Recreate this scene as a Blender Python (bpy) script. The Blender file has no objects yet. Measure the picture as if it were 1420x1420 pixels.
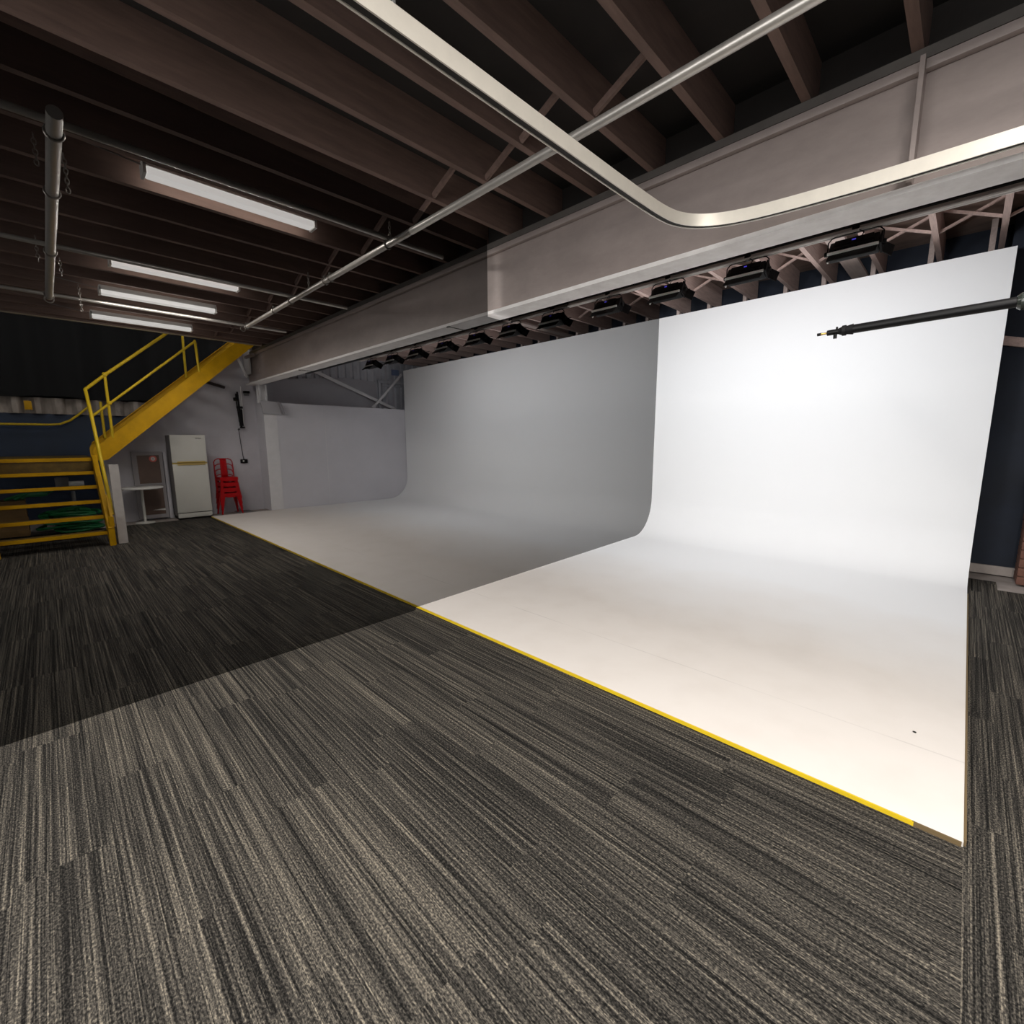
import bpy, bmesh, math, random
from mathutils import Vector, Matrix
random.seed(7)
C = bpy.context.scene.collection
V = Vector
PI = math.pi

# ---------------------------------------------------------------- materials
def mat(name, col, rough=0.6, metal=0.0, var=0.0, scale=6.0, bump=0.0, stretch=(1, 1, 1), col2=None, spec=0.5, emit=None, estr=0.0):
    m = bpy.data.materials.new(name); m.use_nodes = True
    nt = m.node_tree; b = nt.nodes['Principled BSDF']
    b.inputs['Roughness'].default_value = rough; b.inputs['Metallic'].default_value = metal
    b.inputs['Specular IOR Level'].default_value = spec
    c1 = (*col, 1); b.inputs['Base Color'].default_value = c1
    if emit:
        b.inputs['Emission Color'].default_value = (*emit, 1); b.inputs['Emission Strength'].default_value = estr
    if var or col2 or bump:
        tc = nt.nodes.new('ShaderNodeTexCoord'); mp = nt.nodes.new('ShaderNodeMapping')
        mp.inputs['Scale'].default_value = stretch
        n = nt.nodes.new('ShaderNodeTexNoise'); n.inputs['Scale'].default_value = scale; n.inputs['Detail'].default_value = 6
        n.inputs['Roughness'].default_value = .65
        nt.links.new(tc.outputs['Object'], mp.inputs['Vector']); nt.links.new(mp.outputs[0], n.inputs['Vector'])
        r = nt.nodes.new('ShaderNodeValToRGB')
        r.color_ramp.elements[0].position = .3; r.color_ramp.elements[1].position = .7
        c2 = col2 or tuple(max(0, x * (1 - var)) for x in col)
        r.color_ramp.elements[0].color = (*c2, 1); r.color_ramp.elements[1].color = c1
        nt.links.new(n.outputs['Fac'], r.inputs['Fac']); nt.links.new(r.outputs['Color'], b.inputs['Base Color'])
        if bump:
            bp = nt.nodes.new('ShaderNodeBump'); bp.inputs['Strength'].default_value = bump; bp.inputs['Distance'].default_value = .01
            nt.links.new(n.outputs['Fac'], bp.inputs['Height']); nt.links.new(bp.outputs[0], b.inputs['Normal'])
    return m

def carpet_mat(turned=False):
    m = bpy.data.materials.new('striped_carpet'); m.use_nodes = True
    nt = m.node_tree; N = nt.nodes; L = nt.links; b = N['Principled BSDF']
    b.inputs['Roughness'].default_value = .95; b.inputs['Specular IOR Level'].default_value = .1
    tc = N.new('ShaderNodeTexCoord'); sx = N.new('ShaderNodeSeparateXYZ'); L.new(tc.outputs['Object'], sx.inputs[0])
    def M(op, a, c=None):
        n = N.new('ShaderNodeMath'); n.operation = op
        for i, v in enumerate((a, c)):
            if v is None: continue
            if isinstance(v, (int, float)): n.inputs[i].default_value = v
            else: L.new(v, n.inputs[i])
        return n.outputs[0]
    def comb(x, y, z=0.0):
        n = N.new('ShaderNodeCombineXYZ')
        for i, v in enumerate((x, y, z)):
            if isinstance(v, (int, float)): n.inputs[i].default_value = v
            else: L.new(v, n.inputs[i])
        return n.outputs[0]
    X, Y = (sx.outputs[1], sx.outputs[0]) if turned else (sx.outputs[0], sx.outputs[1])
    iy = M('FLOOR', M('DIVIDE', Y, .25))
    w1 = N.new('ShaderNodeTexWhiteNoise'); w1.noise_dimensions = '1D'; L.new(iy, w1.inputs['W'])
    ix = M('FLOOR', M('ADD', M('DIVIDE', X, 1.0), w1.outputs['Value']))
    w2 = N.new('ShaderNodeTexWhiteNoise'); w2.noise_dimensions = '2D'; L.new(comb(ix, iy), w2.inputs['Vector'])
    off = M('MULTIPLY', w2.outputs['Value'], 37.0)
    def noise(vec, det, rough=.6):
        n = N.new('ShaderNodeTexNoise'); n.inputs['Scale'].default_value = 1; n.inputs['Detail'].default_value = det
        n.inputs['Roughness'].default_value = rough; L.new(vec, n.inputs['Vector']); return n.outputs['Fac']
    s1 = noise(comb(M('ADD', M('MULTIPLY', X, .55), off), M('MULTIPLY', Y, 105.0), off), 3)
    s2 = noise(comb(M('ADD', M('MULTIPLY', X, 2.0), off), M('MULTIPLY', Y, 260.0), off), 2)
    g = noise(comb(M('MULTIPLY', X, 110.0), M('MULTIPLY', Y, 170.0)), 2)
    lo = noise(comb(M('MULTIPLY', X, .7), M('MULTIPLY', Y, 1.2)), 2)
    v = M('ADD', M('MULTIPLY', s1, .62), M('MULTIPLY', s2, .38))
    v = M('ADD', v, M('MULTIPLY', M('SUBTRACT', g, .5), .62))
    v = M('ADD', v, M('MULTIPLY', M('SUBTRACT', w2.outputs['Value'], .5), .025))
    v = M('ADD', v, M('MULTIPLY', M('SUBTRACT', lo, .5), .08))
    r = N.new('ShaderNodeValToRGB'); L.new(v, r.inputs['Fac'])
    e = r.color_ramp.elements
    e[0].position = .36; e[0].color = (.007, .0067, .0064, 1)
    e[1].position = .72; e[1].color = (.28, .245, .19, 1)
    for p, c in ((.46, (.027, .025, .0225)), (.53, (.058, .053, .046)), (.61, (.118, .105, .087))):
        q = e.new(p); q.color = (*c, 1)
    L.new(r.outputs['Color'], b.inputs['Base Color'])
    bp = N.new('ShaderNodeBump'); bp.inputs['Strength'].default_value = .5; bp.inputs['Distance'].default_value = .004
    L.new(v, bp.inputs['Height']); L.new(bp.outputs[0], b.inputs['Normal'])
    return m

def cyc_mat():
    # matt white paint; the floor turns warmer and darker towards the front, with smudges; a few long scuffs
    m = bpy.data.materials.new('white_studio_paint'); m.use_nodes = True
    nt = m.node_tree; N = nt.nodes; L = nt.links; b = N['Principled BSDF']
    b.inputs['Roughness'].default_value = .75; b.inputs['Specular IOR Level'].default_value = .25
    tc = N.new('ShaderNodeTexCoord'); sx = N.new('ShaderNodeSeparateXYZ'); L.new(tc.outputs['Object'], sx.inputs[0])
    n = N.new('ShaderNodeTexNoise'); n.inputs['Scale'].default_value = .9; n.inputs['Detail'].default_value = 5; L.new(tc.outputs['Object'], n.inputs['Vector'])
    mr = N.new('ShaderNodeMapRange'); mr.inputs['From Min'].default_value = 5.3; mr.inputs['From Max'].default_value = 3.6
    ad = N.new('ShaderNodeMath'); ad.operation = 'MULTIPLY_ADD'; ad.inputs[1].default_value = 1.6
    L.new(n.outputs['Fac'], ad.inputs[0]); L.new(sx.outputs[1], ad.inputs[2])
    mr.inputs['From Min'].default_value = 6.0; mr.inputs['From Max'].default_value = 4.3
    L.new(ad.outputs[0], mr.inputs['Value'])
    mx = N.new('ShaderNodeMixRGB'); L.new(mr.outputs[0], mx.inputs['Fac'])
    mx.inputs[1].default_value = (.86, .865, .875, 1); mx.inputs[2].default_value = (.80, .755, .715, 1)
    # smudges
    n2 = N.new('ShaderNodeTexNoise'); n2.inputs['Scale'].default_value = 3.5; n2.inputs['Detail'].default_value = 8; L.new(tc.outputs['Object'], n2.inputs['Vector'])
    r2 = N.new('ShaderNodeValToRGB'); r2.color_ramp.elements[0].position = .3; r2.color_ramp.elements[0].color = (.965, .96, .955, 1)
    r2.color_ramp.elements[1].position = .55; r2.color_ramp.elements[1].color = (1, 1, 1, 1); L.new(n2.outputs['Fac'], r2.inputs['Fac'])
    mu = N.new('ShaderNodeMixRGB'); mu.blend_type = 'MULTIPLY'; L.new(mr.outputs[0], mu.inputs['Fac'])
    L.new(mx.outputs[0], mu.inputs[1]); L.new(r2.outputs[0], mu.inputs[2])
    # board joint along x at y = 2.83
    d = N.new('ShaderNodeMath'); d.operation = 'SUBTRACT'; d.inputs[1].default_value = 2.835; L.new(sx.outputs[1], d.inputs[0])
    a = N.new('ShaderNodeMath'); a.operation = 'ABSOLUTE'; L.new(d.outputs[0], a.inputs[0])
    l = N.new('ShaderNodeMapRange'); l.inputs['From Min'].default_value = .007; l.inputs['From Max'].default_value = .002; L.new(a.outputs[0], l.inputs['Value'])
    lm = N.new('ShaderNodeMath'); lm.operation = 'MULTIPLY'; L.new(l.outputs[0], lm.inputs[0])
    n3 = N.new('ShaderNodeTexNoise'); n3.inputs['Scale'].default_value = 2.2; L.new(tc.outputs['Object'], n3.inputs['Vector'])
    n3r = N.new('ShaderNodeMapRange'); n3r.inputs['From Min'].default_value = .42; n3r.inputs['From Max'].default_value = .75; n3r.inputs['To Max'].default_value = .5
    L.new(n3.outputs['Fac'], n3r.inputs['Value']); L.new(n3r.outputs[0], lm.inputs[1])
    m2 = N.new('ShaderNodeMixRGB'); L.new(lm.outputs[0], m2.inputs['Fac']); L.new(mu.outputs[0], m2.inputs[1]); m2.inputs[2].default_value = (.42, .39, .37, 1)
    L.new(m2.outputs[0], b.inputs['Base Color'])
    return m

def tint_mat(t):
    m = bpy.data.materials.new('darkening_sheet_tint'); m.use_nodes = True  # tint of the added sheet that darkens the far half
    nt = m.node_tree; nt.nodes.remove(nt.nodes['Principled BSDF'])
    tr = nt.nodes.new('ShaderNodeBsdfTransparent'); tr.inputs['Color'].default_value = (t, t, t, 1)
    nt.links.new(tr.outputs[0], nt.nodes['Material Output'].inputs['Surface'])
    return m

M = dict(
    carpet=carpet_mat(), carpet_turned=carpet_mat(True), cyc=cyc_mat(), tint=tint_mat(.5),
    concrete=mat('pale_concrete', (.42, .37, .34), .85, var=.3, scale=5),
    yellow_edge=mat('yellow_edge_paint', (.80, .56, .015), .5, var=.15, scale=9),
    brown_edge=mat('raw_board_edge', (.16, .11, .05), .8),
    wallgrey=mat('grey_painted_wall', (.62, .60, .64), .8, var=.16, scale=1.3),
    boardgrey=mat('grey_painted_board', (.68, .67, .71), .75, var=.12, scale=.9),
    boardpale=mat('pale_painted_trim', (.76, .75, .76), .7, var=.1),
    blue=mat('navy_wall_paint', (.016, .032, .066), .6, var=.4, scale=2),
    bluer=mat('dark_navy_wall_paint', (.008, .014, .029), .75, var=.5, scale=2.2),
    black_cloth=mat('black_curtain_cloth', (.006, .006, .006), .95),
    corr=mat('weathered_corrugated_sheet', (.42, .36, .31), .7, var=.65, scale=5, stretch=(1, 1, .5)),
    clad=mat('grey_steel_cladding', (.60, .61, .66), .5, var=.25, scale=3),
    joist=mat('brown_stained_joist_timber', (.21, .135, .11), .75, var=.35, scale=7, stretch=(4, .5, 4), bump=.2),
    rafter=mat('pinkish_raw_rafter_timber', (.60, .44, .39), .75, var=.35, scale=7, stretch=(5, .5, 5), bump=.2),
    plank=mat('pale_plank', (.50, .40, .36), .75, var=.25, scale=6, stretch=(5, .5, 5)),
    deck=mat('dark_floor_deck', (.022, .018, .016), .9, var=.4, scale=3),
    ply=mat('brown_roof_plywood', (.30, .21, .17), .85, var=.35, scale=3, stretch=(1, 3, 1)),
    steel=mat('grey_brown_painted_steel', (.37, .31, .29), .5, var=.22, scale=3.2, stretch=(1, 1, 2.2)),
    flange=mat('worn_bounce_lit_paint', (.90, .88, .87), .55, col2=(.76, .73, .715), scale=10),  # light bounced up from the cove is put into this white
    lip=mat('dark_grey_flange_steel', (.11, .098, .09), .5, var=.3, scale=5),
    galv=mat('galvanised_pipe', (.62, .59, .55), .35, metal=.6, var=.15, scale=8),
    chain=mat('chain_steel', (.35, .32, .29), .4, metal=.9),
    alu=mat('champagne_aluminium_track', (.84, .79, .70), .38, metal=.25, var=.08, scale=14),
    dark=mat('dark_slot', (.02, .018, .016), .7),
    black=mat('black_metal', (.006, .006, .0065), .4, spec=.22),
    blackp=mat('black_plastic', (.008, .008, .009), .6, spec=.2),
    silver=mat('silver_edge', (.9, .89, .87), .55, metal=0),
    lens=mat('lamp_front_diffuser', (.9, .9, .9), .4, emit=(1, 1, 1), estr=6),
    led=mat('blue_indicator_light', (.02, .02, .2), .4, emit=(.12, .1, 1), estr=.3),
    tube=mat('fluorescent_diffuser', (.9, .9, .9), .4, emit=(1, .97, .93), estr=1.15),
    white=mat('white_enamel_sheet', (.78, .77, .74), .4),
    yellow=mat('yellow_stair_paint', (.64, .345, .004), .5, var=.3, scale=5, bump=.05, spec=.22),
    yellowrail=mat('yellow_rail_paint', (.64, .44, .012), .45, var=.15, scale=6, spec=.3),
    tread=mat('dark_tread_plate', (.16, .095, .012), .6, var=.5, scale=12),
    fridge=mat('warm_white_fridge_enamel', (.62, .61, .56), .35, var=.04, scale=2),
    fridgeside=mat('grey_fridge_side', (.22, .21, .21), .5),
    seam=mat('yellowed_door_seam', (.50, .36, .10), .5),
    badge=mat('grey_badge', (.2, .2, .2), .4),
    red=mat('red_gloss_metal', (.46, .004, .007), .3, var=.12, scale=6, spec=.35),
    brownglass=mat('brown_glazed_panel', (.21, .145, .12), .25, var=.3, scale=2),
    stickr=mat('red_sticker_ring', (.75, .16, .13), .6), stickw=mat('white_sticker_centre', (.8, .78, .76), .6),
    green=mat('green_hose_rubber', (.006, .14, .04), .5, var=.4, scale=8),
    crate=mat('yellow_brown_crate_wood', (.18, .10, .03), .8, var=.4, scale=7),
    greymetal=mat('worn_grey_metal', (.25, .25, .25), .45, metal=.5, var=.3),
    framegrey=mat('dull_grey_frame', (.33, .31, .32), .6),
    brick=mat('brown_painted_brick', (.17, .075, .05), .8, var=.3, scale=9),
    postwhite=mat('white_painted_post', (.60, .555, .52), .7, var=.15, scale=12),
    brass=mat('brass_spigot', (.55, .38, .12), .3, metal=.9),
    clear=mat('smoky_dark_plastic', (.03, .036, .032), .12, spec=.8),
)

# ---------------------------------------------------------------- mesh building
class MB:
    def __init__(s): s.bm = bmesh.new()
    def box(s, c, d, rot=None, bevel=0):
        b = bmesh.new(); bmesh.ops.create_cube(b, size=1)
        bmesh.ops.scale(b, vec=d, verts=b.verts)
        if bevel: bmesh.ops.bevel(b, geom=b.edges[:], offset=bevel, segments=2, affect='EDGES', profile=.6)
        mt = Matrix.Translation(c)
        if rot: mt = mt @ rot
        bmesh.ops.transform(b, matrix=mt, verts=b.verts); s._add(b); return s
    def bar(s, a, b_, w, h, up=(0, 0, 1), bevel=0):      # rectangular bar from a to b
        a, b_ = V(a), V(b_); d = b_ - a; L = d.length; z = d.normalized()
        x = V(up).cross(z)
        if x.length < 1e-4: x = V((1, 0, 0)).cross(z)
        x.normalize(); y = z.cross(x)
        R = Matrix((x, y, z)).transposed().to_4x4()
        return s.box((a + b_) / 2, (w, h, L), R, bevel)
    def tube(s, pts, r, n=10, cap=True):
        pts = [V(p) for p in pts]; rings = []
        ref = None
        for i, p in enumerate(pts):
            t = (pts[min(i + 1, len(pts) - 1)] - pts[max(i - 1, 0)]).normalized()
            if ref is None:
                ref = V((0, 0, 1)) if abs(t.z) < .9 else V((1, 0, 0))
            x = ref - t * ref.dot(t); x.normalize(); ref = x; y = t.cross(x)
            rr = r[i] if isinstance(r, (list, tuple)) else r
            rings.append([s.bm.verts.new(p + (x * math.cos(2 * PI * k / n) + y * math.sin(2 * PI * k / n)) * rr) for k in range(n)])
        for a, b_ in zip(rings, rings[1:]):
            for k in range(n):
                f = s.bm.faces.new((a[k], a[(k + 1) % n], b_[(k + 1) % n], b_[k])); f.smooth = True
        if cap:
            s.bm.faces.new(rings[0][::-1]); s.bm.faces.new(rings[-1])
        return s
    def prism(s, poly, vec):                             # planar polygon pushed along vec
        vec = V(vec); a = [s.bm.verts.new(V(p)) for p in poly]; b_ = [s.bm.verts.new(V(p) + vec) for p in poly]; n = len(poly)
        s.bm.faces.new(a[::-1]); s.bm.faces.new(b_)
        for i in range(n): s.bm.faces.new((a[i], a[(i + 1) % n], b_[(i + 1) % n], b_[i]))
        return s
    def torus(s, c, R, r, rot=None, n=14, k=6, sy=1.0):
        pts = []
        for i in range(n + 1):
            p = V((math.cos(2 * PI * i / n) * R, math.sin(2 * PI * i / n) * R * sy, 0))
            if rot: p = rot @ p
            pts.append(V(c) + p)
        return s.tube(pts, r, k, cap=False)
    def lathe(s, prof, c, n=24, rot=None):
        rings = []
        for (r, z) in prof:
            ring = []
            for k in range(n):
                p = V((r * math.cos(2 * PI * k / n), r * math.sin(2 * PI * k / n), z))
                if rot: p = rot @ p
                ring.append(s.bm.verts.new(V(c) + p))
            rings.append(ring)
        for a, b_ in zip(rings, rings[1:]):
            for k in range(n): s.bm.faces.new((a[k], a[(k + 1) % n], b_[(k + 1) % n], b_[k])).smooth = True
        s.bm.faces.new(rings[0][::-1]); s.bm.faces.new(rings[-1]); return s
    def sheet(s, fn, nu, nv, smooth=True):
        g = [[s.bm.verts.new(V(fn(i / nu, j / nv))) for j in range(nv + 1)] for i in range(nu + 1)]
        for i in range(nu):
            for j in range(nv):
                s.bm.faces.new((g[i][j], g[i + 1][j], g[i + 1][j + 1], g[i][j + 1])).smooth = smooth
        return s
    def _add(s, b):
        m = bpy.data.meshes.new('t'); b.to_mesh(m); b.free(); s.bm.from_mesh(m); bpy.data.meshes.remove(m)
    def build(s, name, m, parent=None, **kw):
        bmesh.ops.recalc_face_normals(s.bm, faces=s.bm.faces[:])
        me = bpy.data.meshes.new(name); s.bm.to_mesh(me); s.bm.free()
        me.materials.append(m if not isinstance(m, str) else M[m])
        me.set_sharp_from_angle(angle=math.radians(38))
        o = bpy.data.objects.new(name, me); C.objects.link(o)
        if parent:
            o.parent = parent
            if parent.type == 'EMPTY' and kw.pop('world', True):
                o.matrix_parent_inverse = Matrix.Translation(parent.location).inverted()
        for k, v in kw.items(): o[k] = v
        return o

def thing(name, label, cat, loc=(0, 0, 0), group=None):
    o = bpy.data.objects.new(name, None); o.empty_display_size = .1; C.objects.link(o); o.location = loc
    o['label'] = label; o['category'] = cat
    if group: o['group'] = group
    return o
def tag(o, label, cat, group=None):
    o['label'] = label; o['category'] = cat
    if group: o['group'] = group
    return o
def struct(o): o['kind'] = 'structure'; return o
def copy_tree(o, parent=None):
    c = o.copy(); C.objects.link(c)
    if parent: c.parent = parent
    for ch in list(o.children): copy_tree(ch, c)
    return c
ORD = 'first second third fourth fifth sixth seventh eighth ninth tenth eleventh twelfth thirteenth fourteenth fifteenth sixteenth seventeenth eighteenth nineteenth twentieth twenty-first twenty-second twenty-third twenty-fourth twenty-fifth'.split()

# ================================================================ SETTING
XL, XC0, XC1, YC0, YW, ZT = -11.5, -10.87, .14, 2.24, 6.9, 3.38
# carpet (top at z = 0) and the concrete slab it lies on
mb = MB()
mb.prism([(-10.93, -6, -.012), (.14, -6, -.012), (.14, 7.0, -.012), (-10.93, 7.0, -.012)], (0, 0, .012))
struct(mb.build('floor', 'carpet'))
mb = MB()
mb.prism([(.14, -6, -.012), (4.5, -6, -.012), (4.5, 6.62, -.012), (.36, 6.62, -.012), (.36, 7.0, -.012), (.14, 7.0, -.012)], (0, 0, .012))
struct(mb.build('floor_right', 'carpet_turned'))
struct(MB().box((-4.25, .95, -.07), (17.7, 14.1, .11)).build('floor_slab', 'concrete'))

# grey end wall; its top follows the underside of the stair flight on the left
mb = MB(); mb.prism([(XL, .70, -.015), (XL, 7.96, -.015), (XL, 7.96, 5.4), (XL, 3.3, 5.4), (XL, 3.3, 3.74), (XL, .70, 1.26)], (-.12, 0, 0))
struct(mb.build('wall_left', 'wallgrey'))
# stairwell behind the flight: navy below, pale corrugated strip, black above
struct(MB().box((-12.75, -1.2, 1.03), (.12, 9.6, 2.09)).build('wall_stairwell', 'blue'))
struct(MB().box((-12.82, -1.2, 4.0), (.1, 9.6, 3.9)).build('wall_stairwell_upper', 'black_cloth'))
struct(MB().box((-10.3, -5.9, 2.0), (5, .1, 7)).build('wall_stairwell_side', 'blue'))
struct(MB().box((-11.4, 0, 5.6), (2.9, 12, .1)).build('ceiling_stairwell', 'deck'))
# back wall behind the cyclorama and the darker navy return on the right
struct(MB().box((-5.5, 7.975, 2.2), (12.1, .1, 4.4)).build('wall_back', 'bluer'))
struct(MB().box((2.31, 7.66, 2.0), (4.4, .52, 4.0)).build('wall_right', 'bluer'))
struct(MB().box((4.55, .7, 2.0), (.1, 13.4, 4.0)).build('wall_right_side', 'bluer'))
struct(MB().box((2.2, 7.385, .05), (4.3, .03, .10)).build('baseboard_right', 'concrete'))
# mezzanine deck over the joists, roof deck over the cyclorama
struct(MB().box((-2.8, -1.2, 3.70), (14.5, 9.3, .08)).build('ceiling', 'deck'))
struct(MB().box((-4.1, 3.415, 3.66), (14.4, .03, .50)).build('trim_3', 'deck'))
struct(MB().box((-4.3, 5.8, 3.93), (15, 4.7, .06)).build('ceiling_roof_deck', 'ply'))

# lower boarding on the end wall (stands proud, fills the bay beside the cyclorama)
mb = MB(); mb.box((-11.20, 5.19, 1.185), (.62, 3.53, 2.37))
w = struct(mb.build('wall_left_boarding', 'boardgrey'))
struct(MB().box((-10.884, 3.52, 1.17), (.02, .26, 2.3)).build('trim_1', 'boardpale'))
struct(MB().box((-10.888, 4.72, 1.18), (.008, .012, 2.36)).build('trim_2', 'boardpale'))
# upper white board and corrugated cladding of the end wall
mb = MB(); mb.prism([(-11.46, 3.5, 2.37), (-11.46, 6.42, 2.37), (-11.46, 6.42, 3.10), (-11.46, 5.5, 3.13), (-11.46, 3.5, 2.90)], (.03, 0, 0))
struct(mb.build('wall_left_upper_board', mat('upper_board_grey', (.50, .49, .525), .75, var=.2, scale=.8)))
mb = MB()
def clad(u, v):
    y = 3.45 + u * 4.45
    return (-11.48 + .032 * max(-1, min(.6, 2.6 * math.sin(y * 2 * PI / .20) + .9)), y, 2.35 + v * 1.6)
mb.sheet(clad, 240, 2, False)
struct(mb.build('wall_left_cladding', 'clad'))
# corrugated strip above the navy wall
mb = MB(); mb.sheet(lambda u, v: (-12.64 + .05 * max(-1, min(1, 1.6 * math.sin((u * 8.0) * 2 * PI / .29))), -5.6 + u * 8.0, 2.07 + v * .30), 320, 1)
tag(mb.build('corrugated_sheet', 'corr'), 'strip of weathered corrugated sheeting between navy wall and black curtain', 'sheeting')
mb = MB(); random.seed(3)
ph = [random.uniform(0, 6) for _ in range(4)]
mb.sheet(lambda u, v: (-12.51 + .04 * math.sin(u * 8.2 * 11 + ph[0]) + .03 * math.sin(u * 8.2 * 19 + ph[1]) * (1 - .4 * v), -5.7 + u * 8.9, 2.38 + v * 3.1 + .02 * math.sin(u * 40)), 300, 6)
tag(MB().box((-12.50, -.14, 2.21), (.05, .10, .16), bevel=.008).build('yellow_box', 'yellow'), 'small yellow box fixed to the corrugated strip above the handrail', 'box')
tag(mb.build('black_curtain', 'black_cloth'), 'long black curtain hanging behind the yellow stairs', 'curtain')

# ================================================================ CYCLORAMA
prof = [(YC0, .022)]
R_ = .56
for i in range(41):
    a = i / 40 * PI / 2
    prof.append((YW - R_ + R_ * math.sin(a), .022 + R_ - R_ * math.cos(a)))
prof.append((YW, ZT))
outer = [(YW + .03, ZT)]
for i in range(40, -1, -1):
    a = i / 40 * PI / 2
    outer.append((YW - R_ + (R_ + .027) * math.sin(a), .022 + R_ - (R_ + .027) * math.cos(a)))
outer.append((YC0, .001))
cyc = thing('cyclorama', 'large white curved infinity cove, floor sweeping up into wall', 'backdrop', (-5.3, 4.5, 0))
mb = MB(); poly = [(XC0, y, z) for y, z in prof + outer]; mb.prism(poly, (XC1 - XC0, 0, 0))
sh = mb.build('curved_sheet', 'cyc', cyc)
for p in sh.data.polygons:
    p.use_smooth = True
MB().box(((XC0 + .02) / 2, YC0 - .004, .012), (-XC0 - .02, .007, .019)).build('edge_strip', 'yellow_edge', cyc, label='yellow painted front edge')
MB().box((.065, YC0 - .004, .012), (.14, .006, .019)).build('edge_strip', 'brown_edge', cyc, label='bare brown end of the front edge')
MB().box((XC1 + .004, 4.2, .013), (.008, 3.9, .024)).build('side_strip', 'brown_edge', cyc)
tag(MB().lathe([(.005, 0), (.008, .003), (.004, .005)], (-.045, 2.97, .0222), 10).build('crumb', 'dark'), 'tiny dark crumb lying on white floor near right front corner', 'crumb')

# ================================================================ ADDED DARKENING SHEET
# made-up tinted sheet that dims the far half, cut to the cove's profile, notched round the steel beam
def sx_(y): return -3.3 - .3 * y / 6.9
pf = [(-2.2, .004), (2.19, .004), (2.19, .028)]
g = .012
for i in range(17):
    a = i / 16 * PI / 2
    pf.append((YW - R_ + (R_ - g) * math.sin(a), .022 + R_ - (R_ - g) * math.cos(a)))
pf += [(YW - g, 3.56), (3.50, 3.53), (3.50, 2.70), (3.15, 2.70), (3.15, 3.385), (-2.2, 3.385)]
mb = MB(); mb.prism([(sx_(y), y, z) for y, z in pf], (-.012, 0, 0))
tag(mb.build('added_darkening_sheet', 'tint'), 'huge see-through dark grey sheet added to darken the far half, cut to the cove curve', 'overlay')

# ================================================================ STEEL BEAM
bm_ = thing('steel_beam', 'deep grey-brown steel beam spanning the studio in front of the white cove', 'beam', (-4, 3.31, 2.74))
MB().box((-4.1, 3.30, 3.07), (14.4, .03, .62)).build('web', 'steel', bm_)
MB().box((-4.1, 3.32, 2.755), (14.4, .225, .03)).build('bottom_flange', 'flange', bm_, label='worn bottom flange, bounced light put into its white')
MB().box((-4.1, 3.34, 3.375), (14.4, .20, .05)).build('top_flange', 'lip', bm_, label='dark grey top flange')
MB().bar((-11.3, 3.262, 3.325), (3.1, 3.262, 3.325), .045, .05, (0, 0, 1), .012).build('ledge_angle', 'steel', bm_)
for x in (-4.14, -8.3):
    MB().box((x, 3.215, 2.737), (.05, .02, .012)).box((x, 3.32, 2.738), (.012, .22, .006)).build('splice_plate', 'lip', bm_)
MB().box((-.35, 3.235, 3.06), (.02, .10, .56)).build('stiffener', 'steel', bm_)
MB().box((-10.55, 3.28, 2.98), (.07, .03, .08)).box((-10.9, 3.22, 3.3), (.5, .06, .05)).build('end_plate', 'steel', bm_)
col = thing('support_column', 'short white column and flared haunch carrying the far end of the beam', 'column', (-10.95, 3.45, 2.37))
MB().box((-11.02, 3.43, 2.55), (.03, .20, .38)).box((-11.02, 3.36, 2.55), (.18, .02, .38)).box((-11.02, 3.50, 2.55), (.18, .02, .38)).build('post', 'boardpale', col)
mb = MB(); mb.prism([(-10.86, 3.33, 2.40), (-10.86, 3.70, 2.38), (-10.86, 3.78, 2.12), (-10.86, 3.37, 2.12)], (.03, 0, 0)); mb.build('haunch_plate', mat('haunch_grey', (.42, .41, .43), .7), col)
mb = MB(); mb.prism([(-10.83, 3.66, 2.38), (-10.83, 3.70, 2.38), (-10.83, 3.78, 2.12), (-10.83, 3.74, 2.12)], (.12, 0, 0)); mb.build('gusset', mat('gusset_grey', (.30, .29, .31), .7), col)
mb = MB(); mb.box((-11.2, 3.24, 3.2), (.4, .03, .5)).bar((-11.35, 3.1, 3.35), (-11.25, 3.25, 2.9), .05, .05)
tag(mb.build('beam_bracket', 'boardpale'), 'pale steel bracket at the far end of the beam by the stair top', 'bracket')
tag(MB().bar((-11.24, 4.60, 3.22), (-11.24, 6.85, 2.395), .075, .02, (1, 0, 0)).box((-11.235, 5.72, 2.83), (.03, .01, .01)).build('diagonal_brace', 'boardpale'), 'long white diagonal brace bar sloping down to right on far wall', 'brace')
tag(MB().bar((-11.19, 7.05, 3.34), (-11.19, 6.14, 2.395), .06, .02, (1, 0, 0)).bar((-11.19, 6.14, 2.395), (-11.19, 6.2, 2.46), .09, .03, (1, 0, 0)).build('diagonal_brace', 'boardpale'), 'short white diagonal brace bar leaning up to the cove top corner', 'brace')
tag(MB().box((-11.39, 6.85, 3.12), (.06, .85, .07)).box((-11.40, 6.47, 2.77), (.05, .06, .70)).box((-11.39, 6.9, 3.02), (.03, .7, .03)).build('wall_girt', 'clad'), 'grey steel girt framing the opening on the far cladding', 'girt')
struct(MB().box((-11.44, 7.0, 3.4), (.03, .22, .15)).build('window_1', mat('pale_blue_pane', (.22, .28, .45), .5)))

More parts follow.
